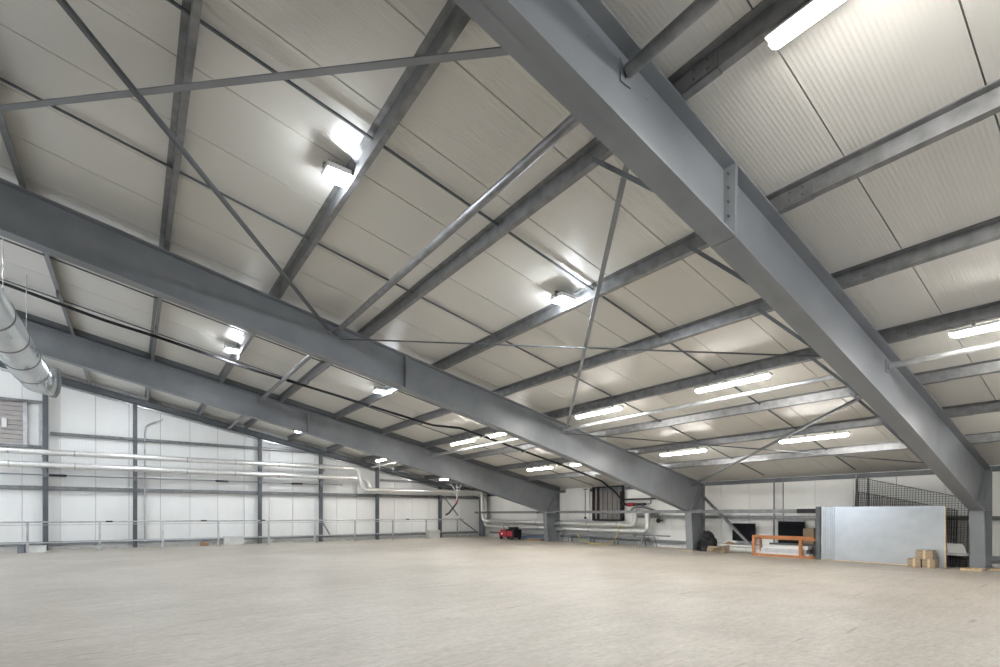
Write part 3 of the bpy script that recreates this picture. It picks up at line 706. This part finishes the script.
# orange barrier frame
t = thing('orange_frame', (18.2, 8.1, 0), 'orange steel frame on the floor in front of the black boards', 'frame')
L_ = 2.1; y1 = 1.05; y0 = -1.0
MB().box(-.035, .035, y0, y1, .66, .74).build('top_bar', M['orange'], t)
MB().box(-.035, .035, y0, y1, .0, .08).build('bottom_bar', M['orange'], t)
MB().box(-.035, .035, y1 - .09, y1, .08, .66).build('post', M['orange'], t)
MB().box(-.035, .035, -.62, -.53, .08, .66).build('post', M['orange'], t)
MB().box(.5, .56, y0, y1, .58, .64).box(.5, .56, y0, y1, .02, .08).box(.5, .56, y1 - .07, y1, .08, .58).box(.035, .5, y1 - .06, y1, .60, .64).box(.035, .5, y1 - .06, y1, .02, .06).build('rear_frame', M['orange'], t)
# pale bundles behind the frame
for k, (x, y0, y1, z0, z1, mt, l) in enumerate(((18.42, 7.3, 9.0, 0., .14, 'offwhite', 'pale flat pack lying inside the orange frame, bottom of its stack'),
      (18.42, 7.4, 8.9, .14, .28, 'galv_light', 'grey metal tray in the middle of the stack inside the orange frame'),
      (18.42, 7.35, 8.85, .28, .40, 'white', 'white flat pack on top of the stack inside the orange frame'))):
    mb = MB().box(x - .13 + .02 * k, x + .2, y0, y1, z0, z1)
    for yy in (y0 + .3, y1 - .3): mb.box(x - .137 + .02 * k, x + .2, yy, yy + .05, z0, z1 + .004)
    o = mb.build('flat_pack', M[mt]); tag(o, l, 'flat pack', 'flat packs stacked inside the orange frame')
o = MB().box(18.75, 19.0, 7.2, 8.9, 0, .3).box(18.73, 18.75, 7.3, 8.8, .3, .46).build('dark_crate', M['steel_dark']); tag(o, 'dark low crate behind the flat packs at the orange frame', 'crate')

# stack of coated sheets standing upright
t = thing('panel_stack', (18.15, 5.4, 0), 'tall upright stack of shiny pale sheets standing before the black mesh', 'panels')
MB().box(0, .03, -1.25, 1.45, .03, 1.73).build('front_sheet', M['sheet'], t)
mb = MB()
for k in range(7): mb.box(-.02, 0, 1.40 - k * .05, 1.42 - k * .05, .03, 1.73)
mb.build('folded_edge', M['sheet'], t)
MB().box(.035, .16, -1.4, 1.5, .03, 1.72).build('core_sheets', M['offwhite'], t)
MB().box(-.06, .2, 1.5, 1.62, 0, 1.74).build('end_board', M['steel_dark'], t)
MB().box(-.07, -.03, -1.62, -1.18, .0, 1.73).build('near_sheet', M['sheet'], t)
MB().box(-.08, -.02, -1.645, -1.62, 0, 1.73).build('timber_edge', M['wood'], t)
MB().box(0, .3, -1.5, 1.5, 0, .03).build('bearer', M['wood'], t)
# cardboard / timber blocks
blk = [(17.84, 4.36, .0, .30, .30, .24, 'lower left brown block of the stepped pile against the shiny sheets'),
       (17.84, 4.04, .0, .28, .30, .24, 'lower right brown block of the stepped pile against the shiny sheets'),
       (17.85, 4.14, .24, .38, .28, .25, 'single brown block on top of the stepped pile against the shiny sheets')]
for x, y, z, wy, wx, h, l in blk:
    t = thing('brown_block', (x, y, z), l, 'block', 'brown blocks before the shiny sheets')
    MB().box(-wx / 2, wx / 2, -wy / 2, wy / 2, 0, h).build('block', M['card'], t, bevel=.008)
    MB().box(-wx / 2 - .002, wx / 2 + .002, -.025, .025, .002, h + .002).build('tape', M['wood'], t)
# black wire mesh panels
def mesh_panel(w, h, pitch, r, loc, slope, tilt, label):
    """welded mesh with a raking top edge, leaning about its foot"""
    t = thing('mesh_panel', loc, label, 'mesh panel', 'black wire mesh panels by the side wall'); t.rotation_euler = (0, tilt, 0)
    mb = MB(); n = int(w / pitch); m_ = int((h + slope * w) / pitch)
    for k in range(n + 1): mb.box(-r, r, k * pitch - r, k * pitch + r, 0, h + slope * k * pitch)
    for k in range(m_ + 1):
        z = k * pitch; ya = max(0, (z - h) / slope)
        if ya < w - pitch: mb.box(-r, r, ya, w, z - r, z + r)
    mb.build('wire_grid', M['mesh'], t)
    MB().box(-.012, .012, -.015, 0, 0, h).box(-.012, .012, w, w + .015, 0, h + slope * w).box(-.012, .012, 0, w, 0, .02).bar((0, 0, h), (0, w, h + slope * w), .024, .015).build('edge_frame', M['mesh'], t)
R_ = math.radians
mesh_panel(2.75, 1.95, .07, .0035, (18.95, 3.5, .0), .29, R_(7), 'lighter and taller black wire mesh panel leaning at the wall behind the shiny sheets')
mesh_panel(2.4, 1.62, .05, .005, (18.75, 3.7, .0), .26, R_(7), 'denser black wire mesh panel leaning just behind the shiny sheets')
# small items between stack and near column
t = thing('white_board', (18.75, 3.62, 0), 'small tilted white board on a low pale bench behind the near column', 'board')
MB().bar((-.2, -.12, .36), (.05, .18, .36), .03, .03).build('ledge', M['white'], t)
mb = MB().add([(-.12, -.2, .40), (-.12, .2, .40), (-.02, .26, .66), (-.02, -.1, .66), (-.1, -.2, .40), (-.1, .2, .40), (0, .26, .66), (0, -.1, .66)], [(0, 1, 2, 3), (7, 6, 5, 4), (0, 4, 5, 1), (1, 5, 6, 2), (2, 6, 7, 3), (3, 7, 4, 0)])
mb.build('board', M['white'], t)
MB().box(-.25, .2, -.35, .35, .34, .38).build('bench_top', M['offwhite'], t)
for y in (-.3, .25): MB().box(-.22, .16, y, y + .05, 0, .34).build('leg', M['steel_dark'], t)
# timber packers at the near column foot
o = MB().box(17.75, 18.17, 2.98, 3.4, 0, .06).build('timber_board', M['wood'], bevel=.004); tag(o, 'pale flat timber board on the floor at the near column foot', 'board')
o = MB().box(18.35, 18.75, 2.2, 2.95, 0, .035).build('timber_board', M['wood'], bevel=.004); tag(o, 'pale timber board cut by the right edge, behind the near column foot', 'board')
o = MB().box(18.05, 18.19, 11.5, 11.95, 0, .03).build('timber_board', M['wood'], bevel=.004); tag(o, 'little pale timber packer at the mid-hall column foot', 'board')

# low boxes along the guard rail
for x, w, h, mt, l in ((-3.45, .2, .33, 'steel', 'small dark box at the foot of the guard rail, far left'), (-3.0, .5, .28, 'offwhite', 'small pale box beside the dark box at the far left guard rail'),
                 (3.95, .85, .42, 'offwhite', 'pale oblong box behind the guard rail, below the third gable post'), (15.0, .8, .5, 'offwhite', 'pale oblong box in the far corner below the red hose coupling')):
    t = thing('storage_box', (x, 26.2 if x < 0 else 27.35, 0), l, 'box', 'low boxes along the guard rail')
    MB().box(-w / 2, w / 2, -.15, .15, 0, h - .04).build('body', M[mt], t, bevel=.01)
    MB().box(-w / 2 - .01, w / 2 + .01, -.16, .16, h - .04, h).build('lid', M[mt], t)
t = thing('tool_box', (2.75, 27.25, 0), 'small brown tool case on the floor behind the guard rail', 'case')
MB().box(-.2, .12, -.1, .1, 0, .17).build('body', M['copper'], t, bevel=.02)
MB().path(rounded([(-.12, 0, .17), (-.12, 0, .23), (.06, 0, .23), (.06, 0, .17)], .03), .010, 8).build('handle', M['black'], t)

# ------------------------------------------------------------------ world, camera, colour
w = bpy.data.worlds.new('world'); scn.world = w; w.use_nodes = True
w.node_tree.nodes['Background'].inputs[0].default_value = (.78, .85, .95, 1); w.node_tree.nodes['Background'].inputs[1].default_value = 2.4
cam = bpy.data.cameras.new('camera'); co = bpy.data.objects.new('camera', cam); C.objects.link(co)
cam.sensor_width = 36; cam.lens = 497.4 / 1000 * 36
cam.shift_y = (514 - 333.5) / 1000
cam.clip_end = 200
co.location = (0, 0, 1.5); co.rotation_euler = (PI / 2, 0, -math.radians(36.39))
scn.camera = co
vs = scn.view_settings; vs.view_transform = 'Standard'; vs.look = 'None'; vs.gamma = 1; vs.use_curve_mapping = False
vs.exposure = 0.56
